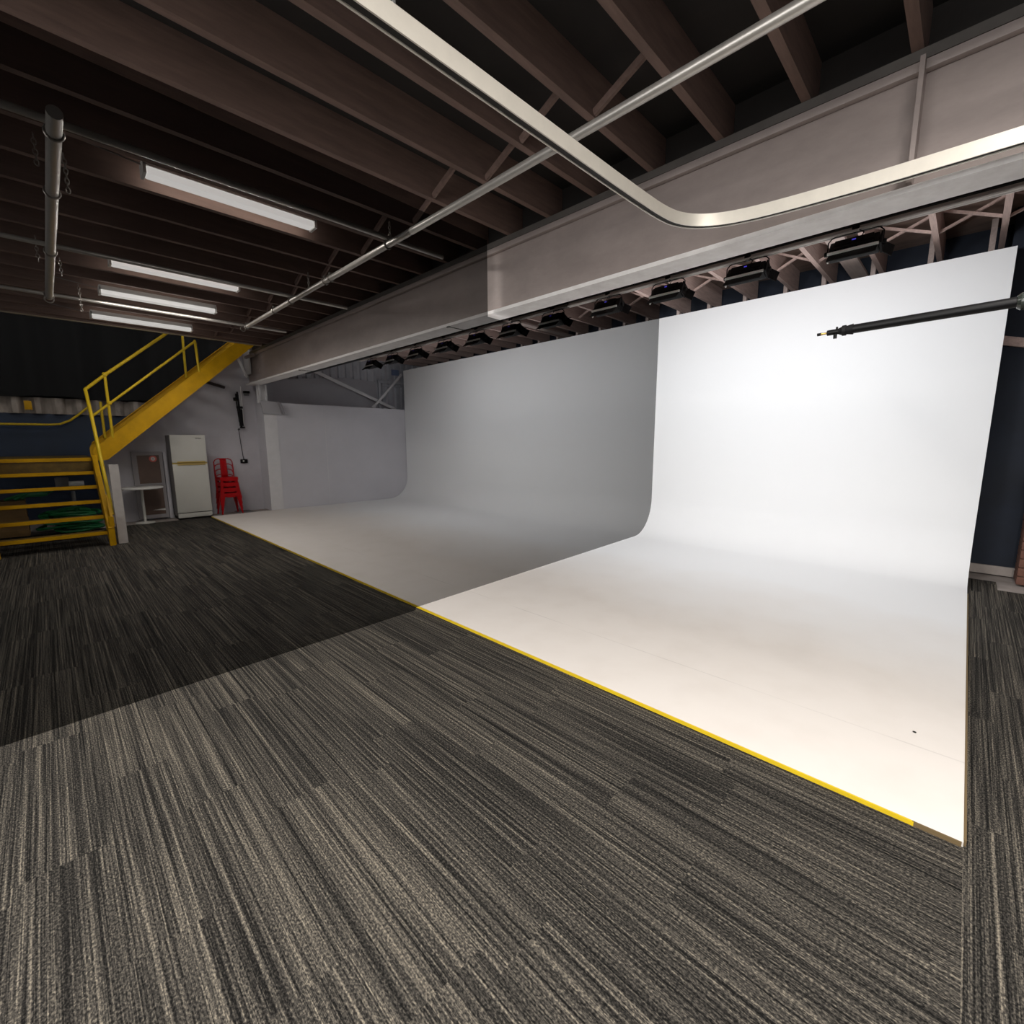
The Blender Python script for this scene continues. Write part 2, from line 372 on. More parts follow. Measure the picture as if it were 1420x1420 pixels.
# ================================================================ MEZZANINE JOISTS
jx = [-3.23 + .475 * k for k in range(7)] + [-3.23 - .475 * k for k in range(1, 15)]
jx = sorted(jx, reverse=True)
jm = MB().box((0, 0, 0), (.048, 8.95, .26)).build('timber', 'joist'); jmesh = jm.data; bpy.data.objects.remove(jm)
N_ = len(jx)
def bridging(x, y):
    return MB().bar((x - .45, y, 3.42), (x - .03, y + .03, 3.63), .022, .04)
for i, x in enumerate(jx):
    k = N_ - 1 - i
    o = bpy.data.objects.new('ceiling_joist', jmesh); C.objects.link(o); o.location = (x, -1.08, 3.532)
    tag(o, 'brown ceiling joist, %s in from the stair opening' % ORD[k], 'joist', 'joists under the mezzanine floor')
    if i < N_ - 1 and x < -1.2:
        b = bridging(x, 2.37 if i % 2 else 2.5).build('bridging_strut', 'joist'); b.parent = o; b.matrix_parent_inverse = Matrix.Translation(o.location).inverted()
ed = thing('edge_board', 'brown edge board with pale metal strip along the stair opening', 'board', (-10.06, -1.2, 3.4))
MB().box((-10.06, -1.2, 3.53), (.05, 8.8, .28)).build('board', 'joist', ed)
MB().box((-10.075, -1.2, 3.385), (.05, 8.8, .012)).build('metal_strip', mat('cream_metal_strip', (.42, .36, .26), .5), ed, label='pale metal strip')

# ================================================================ FLUORESCENT BATTENS
def batten(loc, label):
    t = thing('fluorescent_light', label, 'light', loc, 'fluorescent battens between the joists')
    x, y, z = loc
    MB().box((x, y + .6, z + .055), (.13, 1.22, .05)).build('housing', 'white', t)
    MB().box((x, y + .6, z + .01), (.115, 1.19, .06), bevel=.02).build('diffuser', 'tube', t)
    MB().box((x, y - .005, z + .02), (.13, .02, .085)).build('end_cap', 'white', t)
    MB().box((x, y + 1.205, z + .02), (.13, .02, .085)).build('end_cap', 'white', t)
    MB().bar((x, y - .01, z + .05), (x - .02, y - .42, z + .10), .008, .008).build('cable', 'greymetal', t)
    return t
batten((-4.42, .717, 3.425), 'nearest and largest long white fluorescent light, at top of the dark half')
batten((-6.68, .70, 3.39), 'white fluorescent light second from the camera, above the silver pipes')
batten((-7.70, .675, 3.315), 'white fluorescent light third from camera, beside the thin pipe')
batten((-9.19, .675, 3.315), 'farthest white fluorescent light, beside the stair opening edge')

# ================================================================ PIPES
def chain_mesh(p, n, drop=(0, 0, -1)):
    mb = MB(); d = V(drop).normalized()
    for i in range(n):
        c = V(p) + d * (i * .030)
        rz = Matrix.Rotation(PI / 2 * (i % 2), 3, d) @ d.to_track_quat('X', 'Y').to_matrix()
        mb.torus(c, .019, .0038, rz, 10, 5, .6)
    return mb
def clamp(mb, p, r, ax):
    rot = Matrix.Rotation(PI / 2, 3, 'Y') if ax == 'x' else Matrix.Rotation(PI / 2, 3, 'X')
    mb.torus(p, r + .006, .007, rot, 14, 6); mb.box((p[0], p[1], p[2] + r + .012), (.03, .03, .03)); return mb
pA = thing('long_pipe', 'long silver pipe hung below the joists parallel to the steel beam', 'pipe', (-4, 2.29, 3.2))
MB().tube([(-7.8, 2.29, 3.2), (.9, 2.29, 3.2)], .027, 14).build('tube', 'galv', pA)
pB = thing('overhead_pipe', 'thick silver pipe hanging straight overhead at upper left', 'pipe', (-5, .225, 3.2))
MB().tube([(-7.83, .225, 3.2), (-3.55, .225, 3.2)], .034, 14).build('tube', 'galv', pB)
ths = [(-3.775, -1.6, 2.88, 'thin pale cross pipe nearest the camera, passing over the long pipe'),
       (-6.02, -1.6, 3.0, 'thin pale cross pipe in the middle, beside a fluorescent light'),
       (-7.95, -1.6, 2.91, 'thin pale cross pipe farthest away, at the end of both long pipes')]
for x, y0, y1, lab in ths:
    t = thing('cross_pipe', lab, 'pipe', (x, 1, 3.25), 'thin cross pipes under the joists')
    MB().tube([(x, y0, 3.256), (x, y1, 3.256)], .021, 12).build('tube', 'galv', t)
    for p, r, ax in (((x, 2.29, 3.2), .027, 'x'), ((x, .225, 3.2), .034, 'x')):
        clamp(MB(), p, r, ax).build('clamp', 'chain', t)
for p in ((-5.05, 2.29, 3.2), (-4.92, 2.29, 3.2), (-6.6, 2.29, 3.2), (-7.75, 2.29, 3.2)):
    clamp(MB(), p, .027, 'x').build('clamp', 'chain', pA)
for p in ((-4.63, .225, 3.2), (-7.75, .225, 3.2)):
    clamp(MB(), p, .034, 'x').build('clamp', 'chain', pB)
for p, n in (((-5.5, 2.30, 3.38), 6), ((-3.8, 2.33, 3.39), 6)):
    chain_mesh(p, n).build('chain', 'chain', pA)
for p, n in (((-4.35, .16, 3.40), 6), ((-4.5, .30, 3.40), 8), ((-6.05, .14, 3.30), 7), ((-6.3, .29, 3.22), 5)):
    chain_mesh(p, n).build('chain', 'chain', pB)
tag(chain_mesh((-7.6, .48, 3.33), 10).build('hanging_chain', 'chain'), 'short steel chain dangling from cross pipe beside the overhead pipe end', 'chain')

# ================================================================ CURTAIN TRACK (bent aluminium rail)
zt = 2.75
ctl = [(-1.40, -1.2), (-1.392, 1.0), (-1.388, 1.956), (-1.382, 2.354), (-1.372, 2.63), (-1.335, 2.775), (-1.24, 2.89), (-1.087, 2.97), (-.82, 3.02), (-.452, 3.055), (-.238, 3.065), (.3, 3.085), (2.4, 3.10)]
def smooth(pts, it=2):
    for _ in range(it):
        q = [pts[0]]
        for a, b in zip(pts, pts[1:]):
            q += [(.75 * a[0] + .25 * b[0], .75 * a[1] + .25 * b[1]), (.25 * a[0] + .75 * b[0], .25 * a[1] + .75 * b[1])]
        pts = q + [pts[-1]]
    return pts
cp = smooth(ctl)
def strip(pts, prof):      # sweep a profile (offset along left normal, z) along a plan polyline
    mb = MB(); rows = []
    for i, p in enumerate(pts):
        a = V(pts[max(i - 1, 0)]); b = V(pts[min(i + 1, len(pts) - 1)]); t = (b - a).normalized(); n = V((-t.y, t.x))
        rows.append([mb.bm.verts.new((p[0] + n.x * o, p[1] + n.y * o, z)) for o, z in prof])
    k = len(prof)
    for r0, r1 in zip(rows, rows[1:]):
        for j in range(k): mb.bm.faces.new((r0[j], r0[(j + 1) % k], r1[(j + 1) % k], r1[j])).smooth = False
    mb.bm.faces.new(rows[0]); mb.bm.faces.new(rows[-1][::-1])
    return mb
ct = thing('curtain_track', 'bent champagne aluminium curtain track sweeping in front of the beam', 'curtain track', (-1.3, 2.8, zt))
strip(cp, [(-.016, zt), (-.016, zt + .066), (.016, zt + .066), (.016, zt + .012), (-.010, zt + .012), (-.010, zt)]).build('rail', 'alu', ct)
strip(cp, [(.020, zt + .004), (.020, zt + .010), (-.008, zt + .010), (-.008, zt + .004)]).build('slot', 'dark', ct, label='dark slot under the rail')
strip(cp, [(.024, zt), (.024, zt + .014), (.0165, zt + .014), (.0165, zt)]).build('lower_lip', 'alu', ct)
for y in (-.6, .9):
    MB().tube([(-1.392, y, zt + .06), (-1.392, y, 3.41)], .006, 8).build('hanger', 'greymetal', ct)

# ================================================================ LIGHTING RAIL AND STUDIO LIGHTS
YR, ZR = 4.50, 3.10
rl = thing('lighting_rail', 'long dark lighting rail with pale batten running behind the beam', 'rail', (-4, YR, ZR))
MB().box((-4.1, YR, ZR + .028), (14.2, .07, .05)).build('channel', 'black', rl)
MB().box((-3.45, YR + .02, ZR - .010), (8.6, .05, .026)).build('batten', mat('pale_batten', (.82, .72, .68), .7), rl, label='pale timber batten')
MB().tube([(-8.6, YR - .02, ZR - .03), (.3, YR - .02, ZR - .03)], .012, 8).tube([(-8.6, YR + .015, ZR - .034), (.3, YR + .015, ZR - .034)], .008, 8).build('conduit', 'flange', rl)
for x in (-8.0, -6, -4, -2, 0):
    MB().bar((x, YR, ZR + .05), (x, YR, 3.64), .02, .02).build('hanger', 'greymetal', rl)
lx = [-8.15, -7.41, -6.68, -5.90, -5.15, -4.455, -3.745, -2.965, -2.274, -1.541, -.775]
def studio_light():
    t = thing('studio_light', '', 'light', (0, 0, 0), 'studio lights along the rail')
    # body tilted to face the cove (+y, slightly down)
    Rx = Matrix.Rotation(math.radians(-28), 4, 'X')
    def P(mb): bmesh.ops.transform(mb.bm, matrix=Matrix.Translation((0, 0, -.15)) @ Rx, verts=mb.bm.verts); return mb
    P(MB().box((0, 0, 0), (.31, .10, .11), bevel=.012).box((0, -.055, .02), (.24, .02, .05)).box((0, -.055, -.02), (.24, .02, .02))).build('housing', 'black', t)
    P(MB().box((0, .053, 0), (.28, .006, .085))).build('lens', 'lens', t)
    P(MB().box((0, -.056, -.058), (.315, .014, .016)).box((-.15, -.02, -.085), (.012, .012, .05))).build('edge_trim', 'silver', t, label='silver lower edge')
    P(MB().bar((0, -.045, -.07), (0, -.075, -.145), .006, .30, (1, 0, 0))).build('barn_door', 'blackp', t)
    P(MB().bar((0, .06, .06), (0, .13, .12), .006, .30, (1, 0, 0))).build('barn_door', 'blackp', t)
    P(MB().prism([(.16, -.04, -.05), (.16, .05, -.05), (.235, .10, -.06), (.235, .02, -.055), (.235, .03, .03), (.16, -.04, .05)][:0] or [(.16, -.05, -.055), (.16, .05, -.055), (.16, .05, .055), (.16, -.05, .055)], (.012, 0, 0))).build('side_plate', 'blackp', t)
    P(MB().bar((.165, .04, 0), (.225, .10, -.01), .006, .10, (0, 0, 1))).build('barn_door', 'blackp', t)
    MB().tube([(-.172, 0, -.15), (-.172, 0, -.07), (-.15, 0, -.045), (-.12, 0, -.035), (.12, 0, -.035), (.15, 0, -.045), (.172, 0, -.07), (.172, 0, -.15)], .0048, 8).build('yoke', 'black', t)
    for s in (-1, 1):
        MB().lathe([(.018, -.012), (.02, 0), (.016, .014)], (s * .178, 0, -.15), 12, Matrix.Rotation(s * PI / 2, 3, 'Y')).build('tilt_knob', 'blackp', t)
    MB().box((0, 0, 0), (.045, .06, .07), bevel=.006).box((0, 0, -.03), (.025, .025, .03)).build('clamp', 'black', t)
    P(MB().box((0, -.066, .022), (.024, .004, .010))).build('indicator', 'led', t, label='blue indicator lamps')
    MB().tube([(.02, -.02, -.03), (.06, -.06, -.07), (.04, -.07, -.12)], .004, 6).build('cable', 'blackp', t)
    return t
pl = studio_light()
lights = [pl] + [copy_tree(pl) for _ in range(10)]
for i, (o, x) in enumerate(zip(lights, lx)):
    o.location = (x, YR, ZR)
    o['label'] = 'black barn-door studio light, %s from the far left end of the rail' % ORD[i] if i < 10 else 'largest black barn-door studio light, last at the right end of the rail'
    if i > 5: pass

# ================================================================ ROOF RAFTERS OVER THE COVE
rx = [-.47, -1.01, -1.535, -1.99, -2.53, -3.06, -3.56, -4.12, -4.57, -5.09, -5.62, -6.12, -6.62, -7.12, -7.62, -8.12, -8.62, -9.12, -9.62, -10.12, -10.62, -11.1]
rx = [.55, .03] + rx
rmesh = None
for i, x in enumerate(rx):
    if rmesh is None:
        o = MB().box((0, 0, 0), (.05, 4.3, .29)).build('roof_rafter', 'rafter'); rmesh = o.data
    else:
        o = bpy.data.objects.new('roof_rafter', rmesh); C.objects.link(o)
    o.location = (x, 5.68, 3.745)
    tag(o, 'timber roof rafter above the white cove, %s from the right end' % ORD[i], 'rafter', 'roof rafters above the cove')
    if i < len(rx) - 1:
        x2 = rx[i + 1]
        for (ya, z0, z1) in ((6.75, 3.64, 3.84), (6.80, 3.84, 3.64)):
            b = MB().bar((x - .02, ya, z0), (x2 + .02, ya, z1), .035, .022).build('bridging_strut', 'rafter'); b.parent = o; b.matrix_parent_inverse = Matrix.Translation(o.location).inverted()
tag(MB().box((-1.235, 5.68, 3.62), (.17, 4.3, .03)).build('ceiling_plank', 'plank'), 'wide pale plank lying flat between rafters behind the largest studio light', 'plank')
tag(MB().box((-5.98, 5.68, 3.62), (.13, 4.3, .03)).build('ceiling_plank', 'plank'), 'wide pale plank between rafters in the darkened half', 'plank')
smesh = None
for i, x in enumerate(rx[:16]):
    if smesh is None:
        o = MB().box((0, 0, 0), (.05, .07, 1.4)).build('wall_stud', 'plank'); smesh = o.data
    else:
        o = bpy.data.objects.new('wall_stud', smesh); C.objects.link(o)
    o.location = (x - .075, 7.62, 3.2 if x < .1 else 3.2)
    if x > .1: o.location.y = 7.36
    tag(o, 'pale upright stud above the cove top beside the %s rafter from the right' % ORD[i], 'stud', 'studs behind the cove')

# ================================================================ RIGHT-HAND CORNER
tag(MB().bar((.12, 7.33, 2.56), (1.1, 7.33, 2.28), .09, .05, (0, 1, 0)).build('wall_brace', 'rafter'), 'sloping timber brace on the dark wall right of the cove', 'brace')
pr = thing('brick_pier', 'low brown painted brick pier against the dark navy wall at right edge', 'pier', (.95, 7.15, 0))
mb = MB(); n = 11
for r in range(n):
    for k in range(3):
        o_ = .115 if r % 2 else 0
        x0 = max(.50, .50 + k * .235 - o_); x1 = min(1.14, .50 + (k + 1) * .235 - o_ - .012)
        if x1 > x0: mb.box(((x0 + x1) / 2, 7.16, .05 + r * .093), (x1 - x0, .36, .083), bevel=.005)
mb.build('brickwork', 'brick', pr)
MB().box((.815, 7.17, .52), (.61, .335, 1.02)).build('mortar', mat('brown_mortar', (.12, .07, .05), .9), pr)
MB().box((.82, 7.16, 1.07), (.70, .40, .05), bevel=.008).build('capping', 'postwhite', pr, label='pale capping slab')

# boom arm reaching in from the right, carried by a stand outside the frame
bo = thing('boom_arm', 'black telescopic boom arm with brass spigot reaching across the white cove', 'boom arm', (.95, 2.5, 0))
A, B = V((-.53, 2.5, 1.972)), V((.07, 2.5, 1.988)); D = (B - A).normalized()
pt = lambda t: A + D * t
MB().tube([pt(.115), pt(1.6)], .0185, 16).build('pole', 'black', bo)
MB().tube([pt(0), pt(.012), pt(.014), pt(.05)], [.004, .006, .0045, .0045], 10).build('spigot', 'brass', bo, label='brass spigot tip')
MB().tube([pt(-.006), pt(.008)], .0062, 10).build('spigot_tip', 'black', bo)
MB().tube([pt(.03), pt(.032), pt(.072), pt(.074)], [.008, .012, .012, .009], 14).build('socket', 'black', bo)
MB().tube([pt(.062) + V((0, 0, -.028)), pt(.062)], .007, 8).tube([pt(.066) + V((0, 0, .02)), pt(.066)], .004, 8).build('set_screw', 'black', bo)
MB().tube([pt(.072), pt(.085), pt(.087), pt(.10), pt(.102), pt(.125)], [.012, .018, .022, .022, .018, .0225], 14).build('locking_collar', 'blackp', bo)
MB().tube([pt(.60), pt(.61), pt(.64), pt(.65), pt(.70)], [.022, .030, .030, .026, .026], 18).build('boom_clamp', 'clear', bo, label='glossy clamp collar')
MB().tube([pt(.625) + V((0, -.03, -.005)), pt(.625) + V((0, -.03, .03))], .005, 8).tube([pt(.665) + V((0, 0, .02)), pt(.665) + V((0, 0, .045))], .006, 8).build('clamp_screw', 'silver', bo)
MB().tube([(.95, 2.52, .35), (.95, 2.52, 2.05)], .016, 12).build('stand_column', 'black', bo)
for k in range(3):
    a = k * 2 * PI / 3 + .3
    MB().tube([(.95, 2.52, .62), (.95 + .42 * math.cos(a), 2.52 + .42 * math.sin(a), .012)], .011, 8).build('stand_leg', 'black', bo)

# ================================================================ YELLOW STAIRCASE
st = thing('staircase', 'yellow steel staircase rising to a landing then up through the ceiling', 'staircase', (-9.6, 0, 0))
YS0, YS1 = -.62, .52
nx = 5
for i in range(6):
    x = -8.97 - i * .266; z = .215 + i * .211
    if i < 5:
        MB().box((x - .12, -.05, z - .022), (.25, 1.13, .02)).box((x - .004, -.05, z - .025), (.018, 1.13, .052)).build('tread', 'tread', st)
        MB().box((x + .008, -.05, z - .022), (.012, 1.13, .05)).build('nosing', 'yellow', st)
MB().box((-11.42, -.05, 1.262), (2.26, 1.2, .02)).build('landing', 'tread', st)
MB().box((-10.292, -.05, 1.245), (.014, 1.16, .055)).build('nosing', 'yellow', st)
MB().box((-10.31, -.05, 1.10), (.012, 1.16, .22)).build('landing_fascia', 'tread', st)
def plate_stringer(y, m='yellow'):
    mb = MB()
    mb.prism([(-8.90, y, 0), (-9.02, y, 0), (-9.02, y, .02), (-10.34, y, 1.02), (-10.34, y, 1.30), (-10.22, y, 1.30), (-8.90, y, .27)], (0, .012, 0))
    mb.prism([(-8.90, y, .27), (-8.885, y, .27), (-10.205, y, 1.31), (-10.22, y, 1.31)], (0, .06, 0))
    mb.box((-8.90, y + .03, .14), (.012, .06, .28))
    return mb.build('stringer', m, st)
plate_stringer(YS0 - .012); plate_stringer(YS1)
MB().bar((-8.96, .57, 0), (-8.96, .57, .30), .05, .05).build('base_post', 'yellow', st)
# second flight, outer and inner stringers (channel sections)
def flight_stringer(x, s):
    k = 0 if s > 0 else .075
    T0, T1, B0, B1 = (.60, 1.44 + k), (3.35, 3.884 + k), (.72, 1.225), (3.45, 3.69)
    mb = MB()
    mb.prism([(x, .56, 1.22), (x, .56, 1.42), (x, T0[0], T0[1]), (x, T1[0], T1[1]), (x, B1[0], B1[1]), (x, B0[0], B0[1])], (.012, 0, 0))
    d = V((0, T1[0] - T0[0], T1[1] - T0[1])).normalized()
    mb.bar((x - .02 * s, T0[0], T0[1]), (x - .02 * s, T1[0], T1[1]), .012, .07, (1, 0, 0))
    mb.bar((x - .02 * s, B0[0], B0[1] + .006), (x - .02 * s, B1[0], B1[1] + .006), .012, .07, (1, 0, 0))
    return mb.build('stringer', 'yellow', st)
flight_stringer(-10.40, 1); flight_stringer(-11.28, -1)
for i in range(11):
    y = .80 + i * .222; z = 1.44 + i * .2
    MB().box((-10.84, y, z), (.86, .24, .025)).box((-10.84, y - .11, z - .006), (.86, .02, .04)).build('tread', 'tread', st)
# railings
OX = -10.40
def rails(pts, r=.021, name='handrail', m='yellowrail'): return MB().tube(pts, r, 12).build(name, m, st)
rails([(-10.4, .564, 2.381), (OX, .83, 2.635), (OX, 1.789, 3.48), (OX, 2.3, 3.93)], .024)
rails([(-10.4, .564, 2.381), (-10.05, .575, 1.95), (-9.6, .585, 1.32), (-9.25, .595, .82), (-9.18, .597, .70), (-9.05, .599, .44)], .024, 'newel_rail')
rails([(OX, .606, 1.953), (OX, .84, 2.165), (OX, 2.17, 3.372)], .019, 'mid_rail')
for a, b in (((OX, .83, 2.655), (OX, .828, 1.60)), ((OX, 2.164, 3.39), (OX, 2.185, 2.82)), ((-11.25, .79, 2.25), (-11.25, .787, 1.60)), ((-11.25, 2.142, 3.6), (-11.25, 2.131, 2.80))):
    rails([a, b], .021, 'rail_post')
MB().lathe([(.02, -.03), (.034, -.02), (.036, .02), (.02, .035)], (OX, .84, 2.175), 12).lathe([(.02, -.03), (.034, -.02), (.034, .02), (.02, .035)], (OX, .83, 2.64), 12).build('rail_fitting', 'yellowrail', st)
MB().bar((-9.2, .58, .72), (-9.0, .58, .40), .03, .05).box((-8.93, .57, .36), (.05, .06, .14)).build('rail_bracket', 'yellow', st)
wr = [(-12.5, -1.6, 1.858), (-12.5, .13, 1.862), (-12.5, .25, 1.875), (-12.5, .40, 1.95), (-12.5, .497, 2.036), (-12.5, .72, 2.25)]
tag(MB().tube(wr, .02, 12).tube([(-12.5, -1.2, 1.86), (-12.69, -1.2, 1.86)], .012, 8).tube([(-12.5, -.3, 1.86), (-12.69, -.3, 1.86)], .012, 8).build('wall_handrail', 'yellowrail'), 'yellow wall handrail bending upward along the navy wall', 'handrail')
tag(MB().box((-9.05, .682, .595), (.10, .11, 1.19)).build('white_post', 'postwhite'), 'white painted post standing beside the lowest yellow steps', 'post')

# things stored beneath the stairs
mb = MB(); random.seed(5)
for k in range(16):
    a0 = random.uniform(0, 6); R0 = random.uniform(.16, .34); cy = .18 + random.uniform(-.13, .13); zz = .05 + k * .022
    mb.tube([(-10.86 + R0 * .8 * math.cos(a0 + i * .35), cy + R0 * math.sin(a0 + i * .35), zz + .02 * math.sin(i * .7 + k)) for i in range(18)], .022, 8)
tag(mb.build('hose_coil', 'green'), 'heap of coiled green hose on the floor beneath the yellow stairs', 'hose')
cr = thing('wooden_crate', 'yellow-brown wooden crate under the stairs at left edge', 'crate', (-11.0, -.5, 0))
mb = MB(); mb.box((-11.0, -.52, .3), (.36, .38, .58)); mb.build('box', 'crate', cr)
for z in (.08, .30, .52): MB().box((-10.812, -.52, z), (.015, .40, .07)).build('slat', 'crate', cr)
mb = MB(); random.seed(9)
for k in range(6):
    a = random.uniform(0, 6)
    mb.tube([(-10.95 + .1 * math.cos(a), -.45 + .12 * math.sin(a), .61), (-10.9, -.35 + k * .03, .66 + .02 * k), (-10.86 + .02 * k, -.08 + .02 * k, .66 + .015 * k)], .022, 8)
tag(mb.build('green_strap', 'green'), 'bunched green strap lying on top of the crate under the stairs', 'strap')
vc = thing('machine_stand', 'grey metal machine on a post under the stairs', 'machine', (-11.3, .28, 0))
MB().tube([(-11.34, .26, 0), (-11.34, .26, .66)], .03, 12).build('post', 'greymetal', vc)
MB().lathe([(.16, 0), (.16, .02), (.05, .04)], (-11.34, .26, 0), 20).build('base', 'greymetal', vc)
MB().box((-11.34, .14, .80), (.14, .18, .22), bevel=.02).build('body', 'greymetal', vc)
MB().tube([(-11.29, .22, .80), (-11.29, .42, .80)], .045, 14).build('barrel', 'silver', vc)

# ================================================================ FRIDGE, CHAIRS, TABLE, BOARD
fr = thing('refrigerator', 'tall off-white two-door refrigerator against the grey wall', 'refrigerator', (-11.2, 1.99, 0))
FX, FY0, FY1 = -10.97, 1.70, 2.285
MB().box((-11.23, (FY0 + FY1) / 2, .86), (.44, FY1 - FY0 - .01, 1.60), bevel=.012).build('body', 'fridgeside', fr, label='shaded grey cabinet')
MB().box((-11.23, (FY0 + FY1) / 2, .04), (.40, FY1 - FY0 - .04, .08)).build('base', 'dark', fr)
for z0, z1, nm in ((1.125, 1.665, 'freezer_door'), (.13, 1.095, 'main_door')):
    d = MB().box((FX - .02, (FY0 + FY1) / 2, (z0 + z1) / 2), (.055, FY1 - FY0, z1 - z0), bevel=.012).build(nm, 'fridge', fr)
    zz = z0 + .012 if nm == 'freezer_door' else z1 - .012
    h_ = MB().box((FX + .012, (FY0 + FY1) / 2 + .02, zz), (.016, FY1 - FY0 - .12, .022), bevel=.004).build('grip', 'seam', d, label='yellowed grip')
MB().box((FX - .03, (FY0 + FY1) / 2, 1.11), (.04, FY1 - FY0 - .006, .03)).build('door_gap', 'seam', fr, label='yellowed gap between doors')
MB().box((FX - .012, (FY0 + FY1) / 2, .072), (.03, FY1 - FY0 - .01, .085), bevel=.005).build('kick_plate', 'fridge', fr)
MB().box((FX + .0095, 2.165, 1.60), (.004, .095, .018)).build('badge', 'badge', fr, label='small grey badge')

def tolix(label, loc):
    t = thing('metal_chair', label, 'chair', loc, 'stacked red chairs')
    # chair faces +x; origin on the floor at the centre of its seat
    def sheet_leg(sx, sy):
        top = V((sx * .15, sy * .15, .44)); bot = V((sx * .19, sy * .205, 0)); mb = MB()
        w0, w1 = .055, .022
        a = [(top.x, top.y, top.z), (top.x - sx * w0, top.y, top.z), (bot.x - sx * w1, bot.y, 0), (bot.x, bot.y, 0)]
        mb.prism(a, (0, -sy * .006, 0))
        a = [(top.x, top.y, top.z), (top.x, top.y - sy * w0, top.z), (bot.x, bot.y - sy * w1, 0), (bot.x, bot.y, 0)]
        mb.prism(a, (-sx * .006, 0, 0))
        return mb.build('leg', 'red', t, world=False)
    for sx in (1, -1):
        for sy in (1, -1): sheet_leg(sx, sy)
    mb = MB(); mb.box((0, 0, .452), (.33, .33, .012), bevel=.005)
    for s in (1, -1):
        mb.prism([(s * .165, -.165, .455), (s * .165, .165, .455), (s * .168, .168, .40), (s * .168, .10, .385), (s * .168, .05, .372), (s * .168, -.05, .372), (s * .168, -.10, .385), (s * .168, -.168, .40)], (-s * .005, 0, 0))
        mb.prism([(-.165, s * .165, .455), (.165, s * .165, .455), (.168, s * .168, .40), (.10, s * .168, .385), (-.10, s * .168, .385), (-.168, s * .168, .40)], (0, -s * .005, 0))
    mb.build('seat', 'red', t, world=False)
    MB().tube([(-.14, -.165, .44), (-.17, -.175, .60), (-.195, -.172, .76), (-.20, -.15, .81), (-.205, -.10, .835), (-.205, .10, .835), (-.20, .15, .81), (-.195, .172, .76), (-.17, .175, .60), (-.14, .165, .44)], .011, 10).build('back_frame', 'red', t, world=False)
    mb = MB(); mb.sheet(lambda u, v: (-.150 - .055 * u - .006 * math.sin(v * PI), -.062 + .124 * v, .455 + .385 * u), 6, 6)
    o = mb.build('splat', 'red', t, world=False); sol = o.modifiers.new('s', 'SOLIDIFY'); sol.thickness = .004
    return t
base = (-11.11, 2.64)
labs = ['red metal chair on the floor, bottom of the stack', 'red metal chair second from bottom in the stack', 'red metal chair third from bottom in the stack', 'red metal chair on top of the stack, its backrest highest']
ch0 = tolix(labs[0], (base[0], base[1], 0))
for k in range(1, 4):
    c = copy_tree(ch0); c.location = (base[0] - .004 * k, base[1], .112 * k); c['label'] = labs[k]
for k in range(0): pass

tb = thing('round_table', 'small round white pedestal table between the stairs and refrigerator', 'table', (-11.03, 1.19, 0))
MB().lathe([(.32, 0), (.335, .01), (.335, .026), (.325, .032)], (-11.03, 1.19, .655), 40).build('tabletop', 'white', tb)
MB().tube([(-11.03, 1.19, .02), (-11.03, 1.19, .655)], .022, 14).build('pedestal', 'fridge', tb)
MB().lathe([(.15, 0), (.15, .012), (.04, .03)], (-11.03, 1.19, 0), 28).build('base', 'fridge', tb)
# brown glazed board in a pale frame, leaning on the wall behind the table
bd = thing('framed_board', 'brown glazed board in pale frame leaning on wall behind round table', 'board', (-11.4, 1.40, 0))
def lean(y, z, o=0): return (-11.40 + o - .07 * z / 1.35, y, z)
y0, y1 = 1.14, 1.62
mb = MB(); mb.prism([lean(y0 + .07, .08), lean(y1 - .03, .08), lean(y1 - .03, 1.28), lean(y0 + .07, 1.28)], (.02, 0, 0)); mb.build('panel', 'brownglass', bd)
for (a, b, c, d) in ((y0, y0 + .08, .03, 1.34), (y1 - .05, y1, .03, 1.34), (y0 + .08, y1 - .05, .03, .10), (y0 + .08, y1 - .05, 1.27, 1.34), (y0 + .08, y1 - .05, .68, .72)):
    MB().prism([lean(a, c), lean(b, c), lean(b, d), lean(a, d)], (.032, 0, 0)).build('frame_rail', 'framegrey', bd)
Rn = Matrix.Rotation(PI / 2, 3, 'Y')
stp = V(lean(1.47, 1.20, .0215))
sk = MB().lathe([(.062, 0), (.062, .003)], stp, 28, Rn).build('sticker', 'stickr', bd, label='round red sticker with white centre')
MB().lathe([(.036, .003), (.036, .005)], stp, 24, Rn).build('sticker_centre', 'stickw', sk)
MB().prism([tuple(stp + V((.0065, -.012, -.008))), tuple(stp + V((.0065, .012, -.008))), tuple(stp + V((.0065, 0, .013)))], (.001, 0, 0)).build('sticker_mark', 'badge', sk)
MB().prism([lean(1.36, .19, .021), lean(1.60, .17, .021), lean(1.60, .215, .021)], (.002, 0, 0)).build('reflection_sliver', 'white', bd, label='painted white reflection at the foot of the panel')  # light mirrored in the glazing, painted on as a white sliver
tag(MB().box((-11.43, 1.652, .66), (.10, .045, 1.32)).build('grey_plank', 'wallgrey'), 'grey plank standing between the brown board and refrigerator', 'plank')

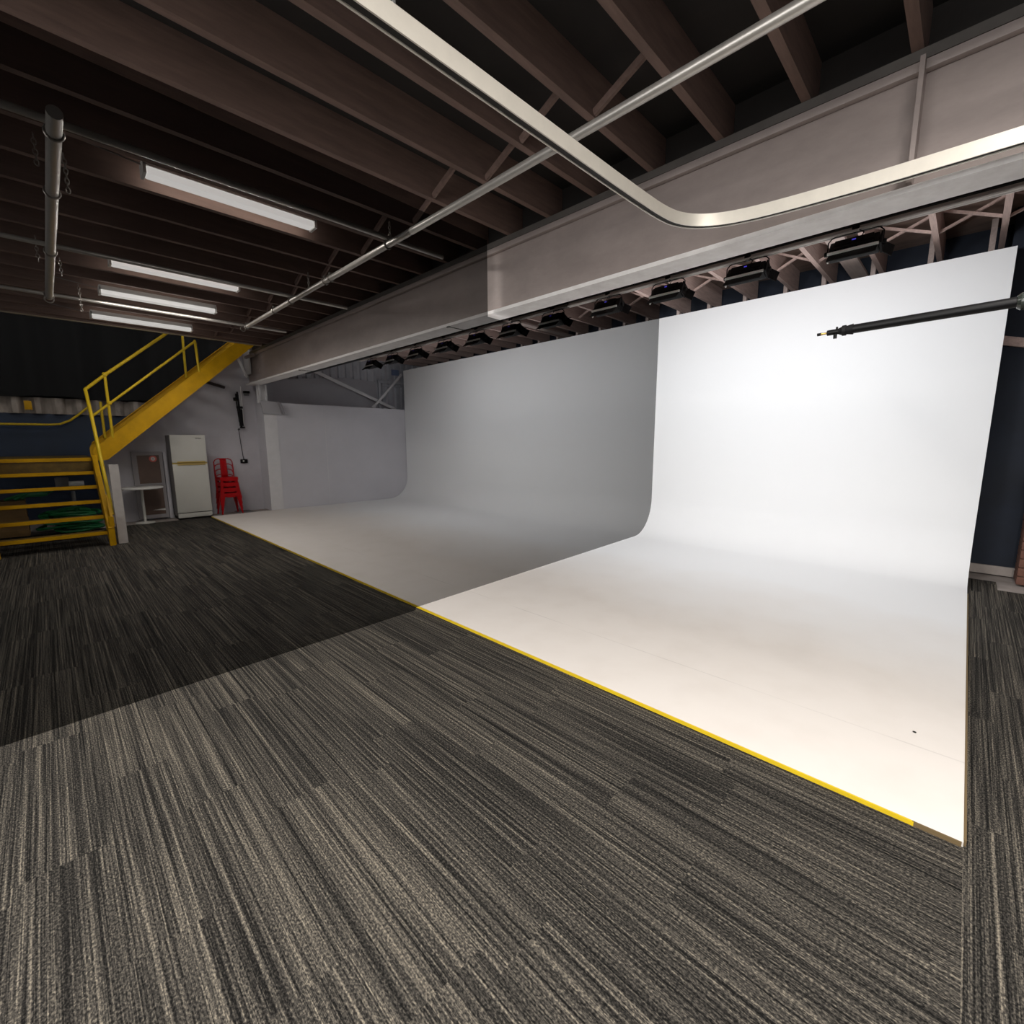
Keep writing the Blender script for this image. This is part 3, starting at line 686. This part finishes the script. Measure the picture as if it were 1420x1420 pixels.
# collapsed light stand hung on the wall with its cable and socket
ls = thing('light_stand', 'folded black and silver light stand hanging on grey wall above red chairs', 'light stand', (-11.42, 3.08, 1.8))
MB().tube([(-11.42, 3.06, 2.60), (-11.42, 3.085, 1.83)], .018, 10).tube([(-11.40, 3.02, 2.48), (-11.40, 3.05, 1.95)], .012, 8).build('leg_tube', 'black', ls)
MB().tube([(-11.40, 3.13, 2.72), (-11.40, 3.13, 1.9)], .010, 10).tube([(-11.41, 3.10, 2.60), (-11.41, 3.11, 2.2)], .007, 8).build('silver_tube', 'silver', ls, label='silver tube')
MB().box((-11.40, 3.085, 2.05), (.07, .07, .36), bevel=.01).build('hub', 'black', ls)
MB().box((-11.41, 3.08, 2.27), (.08, .11, .05), bevel=.008).box((-11.40, 3.01, 2.44), (.05, .08, .07), bevel=.008).box((-11.40, 3.10, 1.84), (.06, .09, .03)).box((-11.40, 3.03, 2.52), (.03, .03, .08)).build('knob', 'blackp', ls)
tag(MB().tube([(-11.45, 3.03, 1.80), (-11.46, 3.05, 1.5), (-11.46, 3.08, 1.14)], .006, 6).tube([(-11.44, 3.02, 1.79), (-11.44, 3.05, 1.81)], .018, 8).build('power_cable', 'black'), 'thin black cable running down from folded light stand to wall socket', 'cable')
so = thing('wall_socket', 'small black wall socket above and right of the red chairs', 'socket', (-11.49, 3.10, 1.10))
MB().box((-11.48, 3.09, 1.10), (.04, .14, .09), bevel=.006).build('plate', 'black', so)
MB().box((-11.455, 3.075, 1.105), (.012, .03, .03)).build('switch', 'white', so)
sp = thing('wall_speaker', 'tiny black box high on grey wall near the beam end', 'box', (-11.47, 3.25, 2.6))
MB().box((-11.45, 3.25, 2.61), (.09, .12, .05), bevel=.008).build('housing', 'black', sp)
MB().box((-11.45, 3.25, 2.56), (.07, .09, .05), bevel=.008).build('underside', 'greymetal', sp)
tag(MB().bar((-11.45, 2.47, 2.775), (-11.45, 2.84, 2.675), .05, .06, (1, 0, 0)).build('wall_bar', mat('dark_brown_bar', (.035, .025, .022), .7)), 'short dark brown bar fixed to the grey wall under the stairs', 'bar')
MBd = MB().box((-11.2, 2.95, .004), (.5, .3, .006))
tag(MBd.build('floor_mat', mat('grey_floor_patch', (.20, .19, .19), .9)), 'thin grey mat under the stacked red chairs by the wall', 'mat')

# ================================================================ LIGHT
def area(name, loc, rot, sx, sy, power, col=(1, 1, 1), spread=None):
    l = bpy.data.lights.new(name, 'AREA'); l.shape = 'RECTANGLE'; l.size = sx; l.size_y = sy; l.energy = power; l.color = col
    if spread: l.spread = math.radians(spread)
    o = bpy.data.objects.new(name, l); C.objects.link(o); o.location = loc; o.rotation_euler = rot; return o
# beams of the studio lights
LP = [14, 13, 12, 10.5, 8.5, 7, 6.3, 8.6, 7.6, 8.4, 13.5]
for i, x in enumerate(lx):
    o = area('studio_light_beam', (x, YR + .12, ZR - .20), (math.radians(68), 0, 0), .28, .09, LP[i], (.96, .98, 1))
# fluorescent battens (the four seen, and unseen ones added to brighten the near half)
for (x, y, z) in ((-4.42, 1.32, 3.40), (-6.68, 1.30, 3.365), (-7.70, 1.275, 3.29), (-9.19, 1.275, 3.29)):
    area('batten_and_fill_light', (x, y, z), (0, 0, 0), .12, 1.2, 46, (1, .95, .89))
    area('batten_side_light', (x - .066, y, z + .045), (0, PI / 2, 0), .05, 1.18, 3.0, (1, .93, .85))
    area('batten_side_light', (x + .066, y, z + .045), (0, -PI / 2, 0), .05, 1.18, 1.5, (1, .93, .85))
for (x, y) in ((-1.9, -1.3), (.7, 1.3), (.7, -1.6)):
    area('batten_and_fill_light', (x, y, 3.33), (0, 0, 0), .10, 1.2, 88, (1, .95, .89))

wd = bpy.data.worlds.new('studio_air'); bpy.context.scene.world = wd; wd.use_nodes = True
bg = wd.node_tree.nodes['Background']; bg.inputs[0].default_value = (1, .985, .97, 1); bg.inputs[1].default_value = 2.5

# ================================================================ CAMERA
cd = bpy.data.cameras.new('camera'); cam = bpy.data.objects.new('camera', cd); C.objects.link(cam)
cd.sensor_width = 36; cd.lens = 36 * 633.66 / 1420; cd.clip_start = .05
a, b, c = [math.radians(v) for v in (44.71, -8.7, -.22)]
R = Matrix.Rotation(a, 3, 'Z') @ Matrix.Rotation(PI / 2 + b, 3, 'X') @ Matrix.Rotation(c, 3, 'Z')
cam.matrix_world = Matrix.Translation((0, 0, 1.5)) @ R.to_4x4()
sc = bpy.context.scene; sc.camera = cam
sc.view_settings.view_transform = 'Standard'; sc.view_settings.look = 'None'; sc.view_settings.gamma = 1; sc.view_settings.exposure = .45
sc.view_settings.use_curve_mapping = False
sc.cycles.max_bounces = 8; sc.cycles.diffuse_bounces = 5; sc.cycles.transparent_max_bounces = 16
